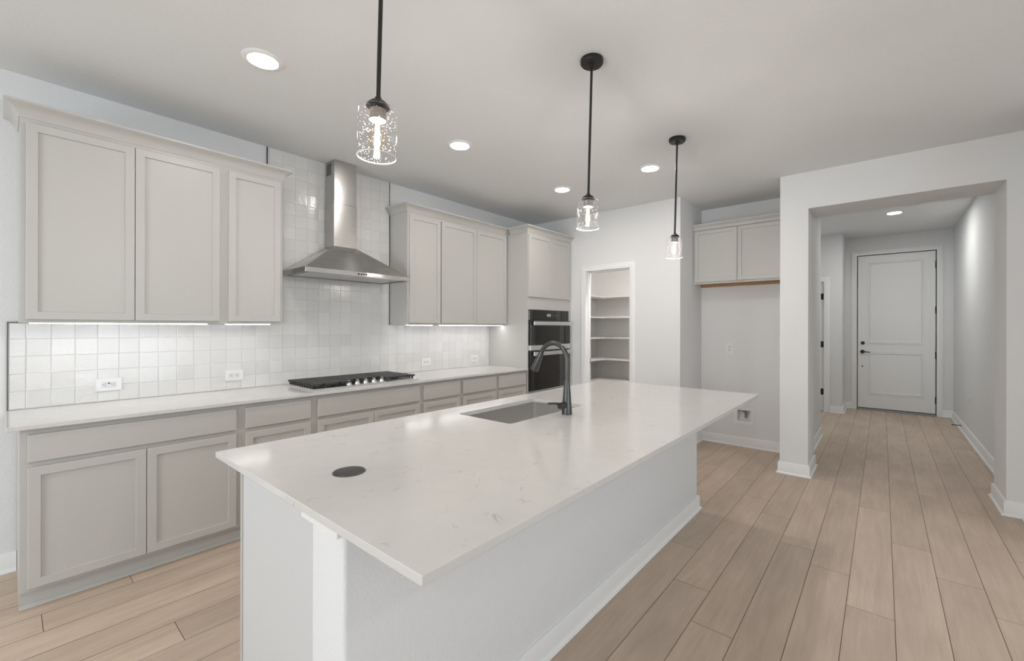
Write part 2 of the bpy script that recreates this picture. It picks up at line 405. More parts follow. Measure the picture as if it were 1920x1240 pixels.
mb = MB(); mb.box(XS, XS + .12, 0.62, 0.735, 0, ZHC); mb.box(XS, XS + .12, 1.575, 2.3, 0, ZHC); mb.box(XS, XS + .12, 0.735, 1.575, 2.165, ZHC)
struct('wall_passage_front', mb, M['wall'])
wallbox('wall_passage_left', 6.66, 6.72, 0.7585, 2.4, 0, ZHC)
mb = MB(); mb.box(6.72, 7.3, 2.3, 2.4, 0, ZHC); mb.box(8.1, 8.8, 2.3, 2.4, 0, ZHC); mb.box(7.3, 8.1, 2.3, 2.4, 0, 0.9); mb.box(7.3, 8.1, 2.3, 2.4, 2.1, ZHC)
struct('wall_passage_end', mb, M['wall'])
wallbox('wall_pantry_back', 6.53, 6.65, 1.8442, W, 0, ZC)
# window walls behind the camera
mb = MB(); mb.box(LX - .1, LX, SY, -0.4, 0, ZC); mb.box(LX - .1, LX, 3.2, W, 0, ZC); mb.box(LX - .1, LX, -0.4, 3.2, 0, 0.5); mb.box(LX - .1, LX, -0.4, 3.2, 2.5, ZC)
struct('wall_left', mb, M['wall'])
mb = MB(); mb.box(LX, -3.7, SY - .1, SY, 0, ZC); mb.box(2.9, 4.28, SY - .1, SY, 0, ZC); mb.box(-3.7, 2.9, SY - .1, SY, 2.5, ZC); mb.box(-3.7, 2.9, SY - .1, SY, 0, 0.2)
struct('wall_living', mb, M['wall'])
mb = MB(); mb.box(LX - .1, XPB, SY - .1, W + .14, ZC, ZC + .14); mb.box(XPB, 6.65, 0.7585, W + .14, ZC, ZC + .14)
struct('ceiling', mb, M['ceiling'])
mb = MB(); mb.box(XPB, XHE + .12, -0.96, 0.7585, ZHC, ZHC + .12); mb.box(6.66, 8.8, 0.7585, 2.4, ZHC, ZHC + .12)
struct('ceiling_hall', mb, M['ceiling'])
def window_frame(name, F, u0, u1, v0, v1, n):
    mb = MB(); t_ = .06
    mb.box(u0, u1, v0, v0 + t_, -.04, .0, mat=F); mb.box(u0, u1, v1 - t_, v1, -.04, 0, mat=F)
    for k in range(n + 1):
        c = u0 + t_ / 2 + (u1 - u0 - t_) * k / n; mb.box(c - t_ / 2, c + t_ / 2, v0 + t_, v1 - t_, -.04, 0, mat=F)
    struct(name, mb, M['trim'])
window_frame('window_1', Matrix(((0, 0, 1, LX), (1, 0, 0, 0), (0, 1, 0, 0), (0, 0, 0, 1))), -0.4, 3.2, 0.5, 2.5, 3)
window_frame('window_2', gy(SY), -3.7, 2.9, 0.2, 2.5, 4)
window_frame('added_window_3', fy(2.30), 7.3, 8.1, 0.9, 2.1, 1)  # unseen frame added to go with the passage fill light

# baseboards with a shoe moulding
BP = [(0, 0.001), (0.030, 0.001), (0.028, 0.010), (0.016, 0.020), (0.0145, 0.098), (0.010, 0.108), (0, 0.110)]
def base(name, path): return struct(name, MB().sweep(path, BP), M['trim'], smooth=30)
base('baseboard_back', [(LX, W), (0.038, W)])
base('baseboard_pantry', [(XP, PY0 - .076), (XP, YPC), (XN, YPC), (XN, 0.7585)])
base('baseboard_pier', [(XPI + .3, 0.7585), (XPI, 0.7585), (XPI, 0.531), (XPB, 0.531), (XPB, 0.615), (6.72, 0.615), (6.72, 0.75)])
base('baseboard_hall_right', [(XHE, -0.727), (XHE, YHR), (XPB, YHR), (XPB, -0.7107), (XPI, -0.7107), (XPI, -0.812), (4.16, -0.812)])
base('baseboard_entry', [(XS, 0.664), (XS, 0.50), (XHE, 0.50), (XHE, 0.407)])

# casings
def casing(name, F, u0, u1, v1, cw, th=0.017, bottom=0.0):
    mb = MB()
    prof = [(0.003, 0), (0.003, th * .75), (0.012, th), (cw - .012, th), (cw, th * .7), (cw, 0)]
    # path runs up the left leg, across, down the right leg; "out" points away from the opening
    path = [(u0, bottom), (u0, v1), (u1, v1), (u1, bottom)]
    path = [(x, y) for x, y in path]
    mb.sweep(path[::-1], prof, mat=F)
    return struct(name, mb, M['trim'], smooth=30)
casing('trim_2', fx(XP), PY0, PY1, PZ, 0.076)
mb = MB(); mb.box(XP + .001, XP + T, PY0 - .02, PY0, 0, PZ); mb.box(XP + .001, XP + T, PY1, PY1 + .02, 0, PZ); mb.box(XP + .001, XP + T, PY0 - .02, PY1 + .02, PZ, PZ + .02)
mb.box(XP + .045, XP + .08, PY1 - .012, PY1, 0, PZ - .0); mb.box(XP + .045, XP + .08, PY0, PY0 + .012, 0, PZ); mb.box(XP + .045, XP + .08, PY0 + .012, PY1 - .012, PZ - .012, PZ)
struct('trim_3', mb, M['trim'])
casing('trim_4', fx(XHE), DY0 - .004, DY1 + .004, DZ + .004, 0.080)
casing('trim_5', fx(XS), 0.75, 1.56, 2.15, 0.084)
mb = MB(); mb.box(XS + .001, XS + .12, 0.735, 0.75, 0, 2.15); mb.box(XS + .001, XS + .12, 1.56, 1.575, 0, 2.15); mb.box(XS + .001, XS + .12, 0.735, 1.575, 2.15, 2.165)
struct('trim_6', mb, M['trim'])

# front door (structure, with its hardware as children)
def ring(mb, u0, u1, v0, v1, F, prof):
    mb.sweep([(u0, v0), (u0, v1), (u1, v1), (u1, v0)], prof, closed=True, mat=F)
DX = XHE + .012
d1 = struct('door_1', MB().box(DX, DX + .045, DY0 + .004, DY1 - .004, 0.034, DZ - .004, 0.002), M['trim'])
mb = MB()
rp = [(0, 0), (-.004, .008), (-.013, .012), (-.020, .003), (-.030, .003), (-.033, .009), (-.040, .009), (-.042, 0)]
for v0, v1 in ((1.166, 2.463), (0.308, 0.949)): ring(mb, -0.477, 0.149, v0, v1, fx(DX), rp)
mb.build('panel_moulding', M['trim'], d1)
MB().cyl((DX, .258, 1.134), (DX - .022, .258, 1.134), .028, .024).build('deadbolt', M['black'], d1, 40)
mb = MB(); mb.cyl((DX, .262, .985), (DX - .018, .262, .985), .032, .028); mb.cyl((DX - .018, .262, .985), (DX - .05, .262, .985), .011); mb.tube([(DX - .05, .27, .985), (DX - .052, .21, .984), (DX - .05, .155, .98)], [.009, .008, .007])
mb.build('lever_handle', M['black'], d1, 40)
MB().cyl((DX, .262, .735), (DX - .006, .262, .735), .011).build('bolt_cap', M['black'], d1, 40)
MB().cyl((DX, -.158, 1.615), (DX - .006, -.158, 1.615), .009).build('peephole', M['plastic'], d1, 40)  # white colour stands in for light showing through the peephole
for z in (2.395, 1.677, .960, .249):
    mb = MB(); mb.cyl((DX - .006, DY0, z - .055), (DX - .006, DY0, z + .055), .0085, n=12); mb.box(DX - .002, DX + .002, DY0 - .003, DY0 + .010, z - .052, z + .052)
    mb.build('hinge', M['black'], d1, 40)
mb = MB(); mb.box(XHE - .03, XHE + .11, DY0, DY1, 0.001, 0.022, .004); struct('trim_7', mb, M['grey'])
mb = MB(); mb.box(DX + .008, DX + .05, DY0 + .004, DY1 - .004, 0.022, 0.034); mb.build('door_sweep', M['dark'], d1)
# side door in the passage
SX = XS + .03
d2 = struct('door_2', MB().box(SX, SX + .04, 0.754, 1.556, 0.012, 2.145, .002), M['trim'])
for z in (1.912, 1.116, .327):
    mb = MB(); mb.box(SX - .004, SX + .001, .752, .792, z - .05, z + .05); mb.cyl((SX - .006, .755, z - .052), (SX - .006, .755, z + .052), .007, n=12)
    mb.build('hinge', M['black'], d2, 40)

# ------------------------------------------------------------------ tiled backsplash
def backsplash():
    t = thing('tile_backsplash', (1.9, W, ZCT), 'glossy white square tile backsplash on the wall behind the cooktop and hood', 'backsplash')
    mb = MB(); bm = mb.bm; lay = bm.faces.layers.float.new('tone')
    px, pz, x00, z00 = 0.0988, 0.1008, 0.0715, 0.916
    def tiles(x0, x1, z0, z1):
        k = math.floor((x0 - x00) / px) - 1
        while x00 + k * px < x1:
            j = math.floor((z0 - z00) / pz) - 1
            while z00 + j * pz < z1:
                jit = lambda: random.uniform(-.0009, .0009)
                a = max(x0, x00 + k * px); b = min(x1, x00 + (k + 1) * px); c = max(z0, z00 + j * pz); d = min(z1, z00 + (j + 1) * pz)
                j += 1
                if b - a < .012 or d - c < .012: continue
                g = .0011; a += g + jit(); b -= g + jit(); c += g + jit(); d -= g + jit()
                yf = W - .0085; tx, tz = random.gauss(0, .006), random.gauss(0, .006); e = .0022
                def P(x, z, off=0): return (x, yf + off + random.uniform(-.0003, .0003) + tx * (x - (a + b) / 2) + tz * (z - (c + d) / 2), z)
                fr = [bm.verts.new(P(*q)) for q in ((a + e, c + e), (b - e, c + e), (b - e, d - e), (a + e, d - e))]
                md = [bm.verts.new(P(*q, .0014)) for q in ((a, c), (b, c), (b, d), (a, d))]
                bk = [bm.verts.new((q[0], W - .002, q[1])) for q in ((a, c), (b, c), (b, d), (a, d))]
                tone = min(1, max(0, random.gauss(.55, .3)))
                fs = [bm.faces.new(fr)]
                for q in range(4):
                    fs.append(bm.faces.new((md[q], md[(q + 1) % 4], fr[(q + 1) % 4], fr[q]))); fs.append(bm.faces.new((bk[q], bk[(q + 1) % 4], md[(q + 1) % 4], md[q])))
                for f in fs: f[lay] = tone
            k += 1
    tiles(0.0065, 3.879, ZCT + .002, 1.412)
    tiles(1.341, 2.4515, 1.412, ZC - .002)
    mb.build('tiles', M['tile'], t)
    g = MB(); g.box(0.004, 3.88, W - .0058, W - .0005, ZCT + .001, 1.412); g.box(1.3385, 2.453, W - .0058, W - .0005, 1.412, ZC - .001)
    g.build('grout', M['grout'], t)
    for b in ((0.001, 0.0045, W - .0115, W - .0005, ZCT, 1.413), (1.3345, 1.3395, W - .0115, W - .0005, 1.412, ZC - .001), (2.452, 2.4555, W - .0115, W - .0005, 1.412, ZC - .001)):
        MB().box(*b).build('edge_trim', M['tiletrim'], t)
    MB().box(0.001, 0.042, W - .0115, W - .0005, 1.413, 1.4165).build('edge_trim', M['tiletrim'], t)
backsplash()

# ------------------------------------------------------------------ base cabinets
YF = W - 0.61           # face frame plane; doors stand 20 mm proud
YD = YF - 0.0
YT = W - 0.565          # toe kick
def base_cabinet(x0, x1, fronts, label, side_left=False):
    """fronts: list of ('drawer'|'door', a, b)"""
    t = thing('base_cabinet', ((x0 + x1) / 2, W - .3, 0), label, 'cabinet', 'base cabinets under the long counter')
    mb = MB(); mb.box(x0, x1, YF, W - .012, 0.095, ZCB - .001)
    if side_left: mb.box(x0, x0 + .02, YT, W - .012, 0.0, 0.095)
    mb.build('carcass', M['cabinet'], t)
    tk = MB(); tk.box(x0 + (.0201 if side_left else 0), x1, YT, YT + .015, 0.001, 0.095); tk.build('toe_kick', M['cabinet'], t)
    sh = MB(); sh.sweep([(x0, YT), (x1, YT)], [(0, .001), (.014, .001), (.012, .010), (.004, .018), (0, .019)]); sh.build('shoe_moulding', M['cabinet'], t)
    for kind, a, b in fronts:
        if kind == 'drawer': slab(a, b, 0.7299, 0.8646, fy(YF)).build('drawer_front', M['cabinet'], t)
        else: shaker(a, b, 0.113, 0.7037, fy(YF)).build('door', M['cabinet'], t)
base_cabinet(0.040, 0.970, [('drawer', .0661, .944), ('door', .0661, .5040), ('door', .5070, .944)], 'wide base cabinet at the left end of the counter, one drawer front over two doors', True)
base_cabinet(0.970, 1.438, [('drawer', .9962, 1.4123), ('door', .9962, 1.4123)], 'narrow single-drawer base cabinet just left of the cooktop')
base_cabinet(1.438, 2.390, [('drawer', 1.4634, 2.3673), ('door', 1.4634, 1.9140), ('door', 1.9170, 2.3673)], 'wide base cabinet directly under the cooktop')
base_cabinet(2.390, 2.866, [('drawer', 2.412, 2.8448), ('door', 2.412, 2.8448)], 'single-drawer base cabinet just right of the cooktop')
base_cabinet(2.866, 3.382, [('drawer', 2.8874, 3.3601), ('door', 2.8874, 3.3601)], 'second single-drawer base cabinet counted from the oven tower')
base_cabinet(3.382, 3.8805, [('drawer', 3.4048, 3.862), ('door', 3.4048, 3.862)], 'single-drawer base cabinet beside the oven tower')

ct = MB().box(-0.003, 3.8805, W - .648, W - .0005, ZCB, ZCT, .002)
tag(ct.build('countertop', M['quartz']), 'long white quartz countertop along the tiled wall', 'countertop')

# ------------------------------------------------------------------ wall cabinets
CROWN = [(0, 0), (.004, 0), (.005, .008), (.009, .014), (.013, .026), (.022, .040), (.035, .051), (.048, .057), (.052, .060), (.056, .062), (.056, .074), (0, .074)]
ZUT = 2.5046; YUF = W - 0.303
def wall_cabinet(x0, x1, doors, label):
    t = thing('wall_cabinet', ((x0 + x1) / 2, W - .15, 1.41), label, 'cabinet', 'wall cabinets beside the range hood')
    mb = MB(); mb.box(x0, x1, YUF, W - .0005, 1.4285, ZUT)
    mb.box(x0, x1, YUF, YUF + .02, 1.4125, 1.4285); mb.box(x0, x0 + .016, YUF + .02, W - .0125, 1.4125, 1.4285); mb.box(x1 - .016, x1, YUF + .02, W - .0125, 1.4125, 1.4285)
    mb.build('carcass', M['cabinet'], t)
    for a, b in doors: shaker(a, b, 1.4295, 2.4793, fy(YUF)).build('door', M['cabinet'], t)
wall_cabinet(0.0423, 0.960, [(.0642, .4970), (.5000, .9342)], 'large two-door wall cabinet at the far left end')
wall_cabinet(0.960, 1.340, [(.9859, 1.3217)], 'narrow one-door wall cabinet left of the range hood')
wall_cabinet(2.4575, 2.863, [(2.4773, 2.8490)], 'narrow one-door wall cabinet right of the range hood')
wall_cabinet(2.863, 3.8805, [(2.8660, 3.3600), (3.3640, 3.8590)], 'two-door wall cabinet between the range hood and the oven tower')
yc = W - .0125
tag(MB().sweep([(0.0423, W - .0005), (0.0423, YUF), (1.340, YUF), (1.340, yc)], CROWN, z=ZUT).build('crown_moulding', M['cabinet'], smooth=30), 'greige crown moulding on top of the left wall cabinets', 'crown moulding')
tag(MB().sweep([(2.4575, yc), (2.4575, YUF), (3.880, YUF)], CROWN, z=ZUT).build('crown_moulding', M['cabinet'], smooth=30), 'greige crown moulding on the wall cabinets between hood and oven tower', 'crown moulding')
for a, b, lab in ((.074, .883, 'long lit strip light under the far left wall cabinet'), (.985, 1.275, 'short lit strip light under the narrow cabinet left of the hood'), (2.49, 2.80, 'short lit strip light under the narrow cabinet right of the hood'), (2.90, 3.865, 'long lit strip light under the cabinet next to the oven tower')):
    t = thing('strip_light', ((a + b) / 2, W - .22, 1.4285), lab, 'light', 'strip lights under the wall cabinets')
    MB().box(a, b, W - .262, W - .222, 1.412, 1.4284, .002).build('housing', M['plastic'], t)
    MB().prism([(W - .258, 1.4065), (W - .222, 1.4115), (W - .222, 1.4119), (W - .258, 1.4119)], a + .004, b - .004, Matrix(((0, 0, 1, 0), (1, 0, 0, 0), (0, 1, 0, 0), (0, 0, 0, 1)))).build('diffuser', M['strip'], t)

# ------------------------------------------------------------------ oven tower
YTF = W - 0.630
def oven_tower():
    t = thing('oven_tower_cabinet', (4.33, W - .3, 0), 'tall greige cabinet tower holding the wall oven', 'cabinet')
    x0, x1 = 3.881, XP - .0006
    mb = MB(); mb.box(x0, x0 + .02, YTF + .02, W - .0005, 0.0, ZUT); mb.box(x1 - .02, x1, YTF + .02, W - .0005, 0, ZUT)
    mb.box(x0 + .02, x1 - .02, W - .02, W - .0005, 0.1, ZUT); mb.box(x0 + .02, x1 - .02, YTF + .02, W - .02, ZUT - .02, ZUT); mb.box(x0 + .02, x1 - .02, YTF + .02, W - .02, 0.6, .615); mb.box(x0 + .02, x1 - .02, YTF + .02, W - .02, 0.1, .115)
    mb.build('carcass', M['cabinet'], t)
    fr = MB(); fr.box(x0, 3.900, YTF, YTF + .02, 0.0, ZUT); fr.box(4.7275, x1, YTF, YTF + .02, 0, ZUT)
    fr.box(3.900, 4.7275, YTF, YTF + .02, 1.602, 1.765); fr.box(3.900, 4.7275, YTF, YTF + .02, 2.47, ZUT); fr.box(3.900, 4.7275, YTF, YTF + .02, .565, .6155); fr.box(3.900, 4.7275, YTF, YTF + .02, .09, .14)
    fr.build('face_frame', M['cabinet'], t)
    for a, b in ((3.8858, 4.3070), (4.3100, 4.7313)): shaker(a, b, 1.7491, 2.4859, fy(YTF)).build('door', M['cabinet'], t)
    shaker(3.8858, 4.7313, .125, .590, fy(YTF)).build('drawer_front', M['cabinet'], t)
    MB().box(3.9, 4.73, W - .565, W - .55, .001, .095).build('toe_kick', M['cabinet'], t)
    MB().sweep([(x0, YUF - .0575), (x0, YTF), (x1, YTF)], CROWN, z=ZUT + .0003).build('crown_moulding', M['cabinet'], t, 30)
oven_tower()
def oven():
    x0, x1, yf = 3.9025, 4.7250, YTF - .004
    t = thing('wall_oven', (4.31, yf, .62), 'black glass double wall oven with stainless handles in the tall cabinet', 'oven')
    MB().box(x0 + .008, x1 - .008, YTF + .002, YTF + .45, .626, 1.598).build('body', M['oven_side'], t)
    mb = MB(); mb.box(x0 + .0, x1 - .0, yf - .003, YTF + .03, 1.475, 1.596, .002); cp = mb.build('control_panel', M['oven_black'], t)
    mb = MB(); mb.box(4.25, 4.33, yf - .0042, yf - .0025, 1.522, 1.556); mb.build('display', M['grey'], cp)
    for x in (4.20, 4.36, 4.42, 4.45, 4.48): MB().box(x, x + .010, yf - .0042, yf - .0025, 1.535, 1.541).build('touch_key', M['grey'], cp)
    def odoor(z0, z1, name):
        d = MB().box(x0 + .004, x1 - .004, yf - .030, YTF + .01, z0, z1, .003).build(name, M['oven_black'], t)
        MB().box(x0 + .14, x1 - .14, yf - .0312, yf - .029, z0 + .07, z1 - .10).build('window', M['oven_black'], d)
        h = MB(); zt = z1 - .012
        h.box(x0 + .03, x1 - .02, yf - .062, yf - .047, zt - .046, zt, .003, 2)
        for xx in (x0 + .07, x1 - .07): h.box(xx - .012, xx + .012, yf - .050, yf - .029, zt - .034, zt - .012, .002)
        h.build('handle', M['steel_bright'], d)
    odoor(1.183, 1.473, 'upper_door')
    MB().box(x0, x1, yf - .028, YTF + .03, 1.117, 1.179, .002).build('centre_band', M['steel_bright'], t)
    odoor(.642, 1.113, 'lower_door')
    MB().box(x0, x1, yf - .012, YTF + .03, .6245, .6395, .002).build('bottom_trim', M['steel_bright'], t)
    MB().box(x0 - .0, x0 + .004, yf - .010, YTF, 1.48, 1.585).build('side_bracket', M['steel'], t)
oven()

# ------------------------------------------------------------------ range hood
def hood():
    t = thing('range_hood', (1.905, W - .2, 1.81), 'stainless steel chimney range hood on the tiled wall', 'range hood')
    x0, x1, yb, yf = 1.442, 2.373, W - .0125, W - .46
    c0, c1, cf = 1.801, 2.0086, W - .181
    zb, zt, zp = 1.812, 1.852, 2.090
    v = [(x0, yb, zt), (x0, yf, zt), (x1, yf, zt), (x1, yb, zt), (c0, yb, zp), (c0, cf, zp), (c1, cf, zp), (c1, yb, zp)]
    MB().hull(v, [(0, 1, 5, 4), (1, 2, 6, 5), (2, 3, 7, 6), (4, 5, 6, 7), (3, 0, 4, 7)]).build('canopy', M['steel'], t)
    r = MB(); r.box(x0, x1, yf, yf + .012, zb, zt, .0015); r.box(x0, x0 + .012, yf + .012, yb, zb, zt); r.box(x1 - .012, x1, yf + .012, yb, zb, zt); r.box(x0 + .012, x1 - .012, yb - .012, yb, zb, zt)
    rim = r.build('rim_band', M['steel'], t)
    for k in range(4):
        xx = 1.868 + .022 * k
        MB().box(xx, xx + .013, yf - .004, yf + .001, 1.826, 1.840, .001).build('button', M['black'], rim)
    MB().box(x0 + .012, x1 - .012, yf + .012, yb - .012, zb + .012, zb + .018).build('underside', M['steel'], t)
    for a, b in ((x0 + .05, 1.900), (1.915, x1 - .05)):
        f = MB(); f.box(a, b, yf + .05, yb - .06, zb + .003, zb + .0118, .002); f.build('filter', M['steel_dark'], t)
    MB().box(c0 - .0015, c1 + .0015, cf - .0015, yb, zp - .002, 2.464, .002).build('lower_chimney', M['steel'], t)
    up_ = MB().box(c0 + .002, c1 - .002, cf + .002, yb, 2.464, ZC - .0005, .002).build('upper_chimney', M['steel'], t)
    g = MB()
    for k in range(9): g.box(c0 + .0005, c0 + .0022, cf + .06 , cf + .14, 2.72 + k * .011, 2.7255 + k * .011)
    g.build('vent_grille', M['dark'], up_)
hood()

# ------------------------------------------------------------------ cooktop
def cooktop():
    x0, x1, y0, y1 = 1.463, 2.405, 3.262, 3.785
    y1 = W - .05; zt = ZCT
    t = thing('gas_cooktop', ((x0 + x1) / 2, (y0 + y1) / 2, zt), 'five-burner gas cooktop with black grates and silver knobs on the counter', 'cooktop')
    MB().box(x0, x1, y0, y1, zt, zt + .010, .003, 2).build('tray', M['steel_bright'], t)
    gz0, gz1 = zt + .030, zt + .044
    def grate(a, b, ya, yb, nb, ribs):
        mb = MB(); bw = .009
        mb.box(a, b, ya, ya + bw, gz0, gz1, .001); mb.box(a, b, yb - bw, yb, gz0, gz1, .001)
        for k in range(nb):
            y = ya + bw + (yb - ya - 2 * bw) * (k + .5) / nb
            mb.box(a, b, y - .010, y + .010, gz0, gz1, .002)
        for x in ribs: mb.box(x - .007, x + .007, ya, yb, gz0 - .004, gz1 - .001)
        for xx in (a + .008, b - .008):
            for k in range(nb):
                y = ya + bw + (yb - ya - 2 * bw) * (k + .5) / nb
                mb.box(xx - .006, xx + .006, y - .007, y + .007, zt + .0098, gz0 + .002)
        return mb
    s = (x1 - x0) / 3
    grate(x0 + .010, x0 + s - .003, y0 + .035, y1 - .02, 10, (x0 + .09, x0 + .22)).build('grate', M['iron'], t)
    m_ = grate(x0 + s + .001, x0 + 2 * s - .001, y0 + .145, y1 - .02, 8, (x0 + s + .09, x0 + 2 * s - .09))
    m_.build('grate', M['iron'], t)
    grate(x0 + 2 * s + .003, x1 - .010, y0 + .035, y1 - .02, 10, (x1 - .22, x1 - .09)).build('grate', M['iron'], t)
    for x, y, r in ((x0 + .155, y0 + .14, .045), (x0 + .155, y1 - .13, .038), ((x0 + x1) / 2, y0 + .29, .058), (x1 - .155, y0 + .14, .038), (x1 - .155, y1 - .13, .045)):
        mb = MB(); mb.cyl((x, y, zt + .0098), (x, y, zt + .020), r, r * .92); mb.cyl((x, y, zt + .020), (x, y, zt + .027), r * .78, r * .72); mb.build('burner', M['iron'], t, 40)
    for x in (1.775, 1.848, 1.922, 1.998, 2.072):
        y = y0 + .065
        k = MB(); k.cyl((x, y, zt + .0098), (x, y, zt + .018), .024, .023); k.cyl((x, y, zt + .018), (x, y, zt + .030), .019, .017)
        kb = k.build('knob', M['steel_bright'], t, 40)
        MB().box(x - .006, x + .006, y - .017, y + .017, zt + .029, zt + .046, .002).build('grip', M['steel_bright'], kb)
cooktop()

# ------------------------------------------------------------------ island
ZI, ZIB = 0.912, 0.890
IX0, IX1, IY0, IY1 = 0.514, 3.474, 0.684, 1.972
EX0, EX1, EYF, EYB, EYP = 0.570, 3.400, 1.095, 1.886, 1.282
def island():
    t = thing('kitchen_island', (1.98, 1.45, 0), 'long white kitchen island base under the free-standing quartz top', 'kitchen island')
    pw = MB(); pw.box(EX0, EX1, EYF, EYP, 0, ZIB - .0005, .012, 3); pw.build('drywall_half_wall', M['wall'], t, 40)
    cb = MB(); cb.box(EX0 + .004, EX0 + .022, EYP, EYB - .024, 0.0, ZIB - .0005); cb.build('end_panel', M['panel'], t)
    MB().box(EX0 + .002, EX0 + .024, EYB - .020, EYB, 0.0, ZIB - .0005, .001).build('end_stile', M['cabinet'], t)
    mb = MB(); mb.box(EX0 + .024, EX1, EYP, EYP + .02, .1, ZIB - .0005); mb.box(EX1 - .02, EX1, EYP + .02, EYB, 0, ZIB - .0005); mb.box(EX0 + .024, EX1 - .02, EYP + .02, EYB, .1, .12)
    mb.box(EX0 + .024, EX1 - .02, EYB - .02, EYB, .1, .125); mb.box(EX0 + .024, EX1 - .02, EYB - .02, EYB, .705, ZIB - .0005)
    for x in (EX0 + .024, 1.47, 2.36, EX1 - .06): mb.box(x, x + .04, EYB - .02, EYB, .125, .705)
    mb.build('carcass', M['cabinet'], t)
    for a, b in ((.60, 1.03), (1.035, 1.47), (1.50, 1.93), (1.935, 2.37), (2.40, 2.87), (2.875, 3.35)): shaker(a, b, .113, .7037, gy(EYB)).build('door', M['cabinet'], t)
    MB().box(EX0 + .024, EX1 - .02, EYB - .075, EYB - .06, .001, .1).build('toe_kick', M['cabinet'], t)
    MB().box(EX0 - .012, EX0 + .0005, EYF + .012, EYP + .04, .832, ZIB - .0005, .0015).build('end_cleat', M['trim'], t)
    bp = MB(); bp.sweep([(EX1, EYP), (EX1, EYF), (EX0 + .012, EYF)][::-1], [(a, b * .93) for a, b in BP]); 
    bp.build('baseboard', M['trim'], t, 30)
island()
def island_top():
    hx0, hx1, hy0, hy1, r = 1.600, 2.285, 1.420, 1.812, .022
    t = bmesh.new(); loops = []
    for z in (ZIB, ZI):
        out = [t.verts.new((x, y, z)) for x, y in ((IX0, IY0), (IX1, IY0), (IX1, IY1), (IX0, IY1))]; inn = []
        for cx_, cy_, a0 in ((hx0 + r, hy0 + r, 180), (hx1 - r, hy0 + r, 270), (hx1 - r, hy1 - r, 0), (hx0 + r, hy1 - r, 90)):
            for k in range(7):
                a = math.radians(a0 + 15 * k); inn.append(t.verts.new((cx_ + r * math.cos(a), cy_ + r * math.sin(a), z)))
        eds = [t.edges.new((L_[i], L_[(i + 1) % len(L_)])) for L_ in (out, inn) for i in range(len(L_))]
        bmesh.ops.triangle_fill(t, use_beauty=True, use_dissolve=False, edges=eds); loops.append((out, inn))
    for j in (0, 1):
        a, b = loops[0][j], loops[1][j]
        for i in range(len(a)): t.faces.new((a[i], a[(i + 1) % len(a)], b[(i + 1) % len(a)], b[i]))
    bmesh.ops.recalc_face_normals(t, faces=t.faces)
    outer = [e for e in t.edges if len(e.link_faces) == 2 and e.calc_face_angle(0) > .8 and all(min(abs(v.co.x - IX0), abs(v.co.x - IX1), abs(v.co.y - IY0), abs(v.co.y - IY1)) < 1e-5 for v in e.verts)]
    bmesh.ops.bevel(t, geom=outer, offset=.002, segments=2, affect='EDGES', profile=.5)
    mb = MB(); mb._add(t)
    tag(mb.build('island_countertop', M['quartz']), 'big white quartz top of the kitchen island with sink cutout', 'countertop')
    s = thing('sink', ((hx0 + hx1) / 2, (hy0 + hy1) / 2, ZIB), 'undermount stainless steel sink sunk in the island top', 'sink')
    e = .004; bz = ZIB - .0006; dz = .235; q = MB()
    def loop(off, z, rr):
        pts = []
        for cx_, cy_, a0 in ((hx0 - off + rr, hy0 - off + rr, 180), (hx1 + off - rr, hy0 - off + rr, 270), (hx1 + off - rr, hy1 + off - rr, 0), (hx0 - off + rr, hy1 + off - rr, 90)):
            for k in range(7):
                a = math.radians(a0 + 15 * k); pts.append((cx_ + rr * math.cos(a), cy_ + rr * math.sin(a), z))
        return pts
    t = bmesh.new(); rows = []
    for off, z, rr in ((.010, bz - .0015, .03), (.010, bz, .03), (.001, bz, .021), (.001, bz - dz + .02, .021), (-.004, bz - dz + .006, .021), (-.018, bz - dz, .021), (-.15, bz - dz - .004, .02)):
        rows.append([t.verts.new(p) for p in loop(off, z, rr)])
    for a, b in zip(rows, rows[1:]):
        for i in range(28): t.faces.new((a[i], a[(i + 1) % 28], b[(i + 1) % 28], b[i]))
    t.faces.new(rows[-1]); q._add(t); q.build('basin', M['steel_sink'], s, 35)
    c = Vector(((hx0 + hx1) / 2, (hy0 + hy1) / 2, bz - dz - .004)); mb = MB(); mb.cyl(c + Vector((0, 0, .0003)), c + Vector((0, 0, .004)), .045, .042); mb.build('drain', M['steel_bright'], s, 40)
island_top()
def faucet():
    bx, by = 1.987, 1.345
    t = thing('kitchen_faucet', (bx, by, ZI), 'dark gunmetal gooseneck pull-down faucet beside the island sink', 'faucet')
    F = Matrix.Translation((bx, by, ZI))
    MB().lathe([(0, .0003), (.0285, .0003), (.0285, .004), (.0275, .03), (.0245, .07), (.0205, .12), (.0165, .17), (.0148, .187), (0, .187)], 32, F).build('body', M['bronze'], t, 35)
    R, z0 = .0926, 1.210; pts = [(bx, by, ZI + .187), (bx, by, 1.15)]
    for k in range(0, 35):
        a = math.radians(153 * k / 34); pts.append((bx, by + R * (1 - math.cos(a)), z0 + R * math.sin(a)))
    MB().tube(pts, .0135, 20).build('spout', M['bronze'], t, 35)
    a = math.radians(153); e = Vector(pts[-1]); d = Vector((0, math.sin(a), math.cos(a)))
    MB().tube([e + d * .0008, e + d * .004, e + d * .05, e + d * .118, e + d * .126], [.0140, .0145, .0180, .0235, .0225], 24).build('spray_head', M['bronze'], t, 35)
    lv = MB(); lv.cyl((bx - .015, by, .966), (bx - .042, by, .966), .0165); lv.cyl((bx - .0425, by, .966), (bx - .068, by, .966), .0185, .0175)
    hb = lv.build('lever_hub', M['bronze'], t, 35)
    MB().tube([(bx - .06, by, .975), (bx - .10, by + .003, .984), (bx - .165, by + .006, .992)], [.007, .006, .0055], 12).build('lever', M['bronze'], hb, 35)
faucet()
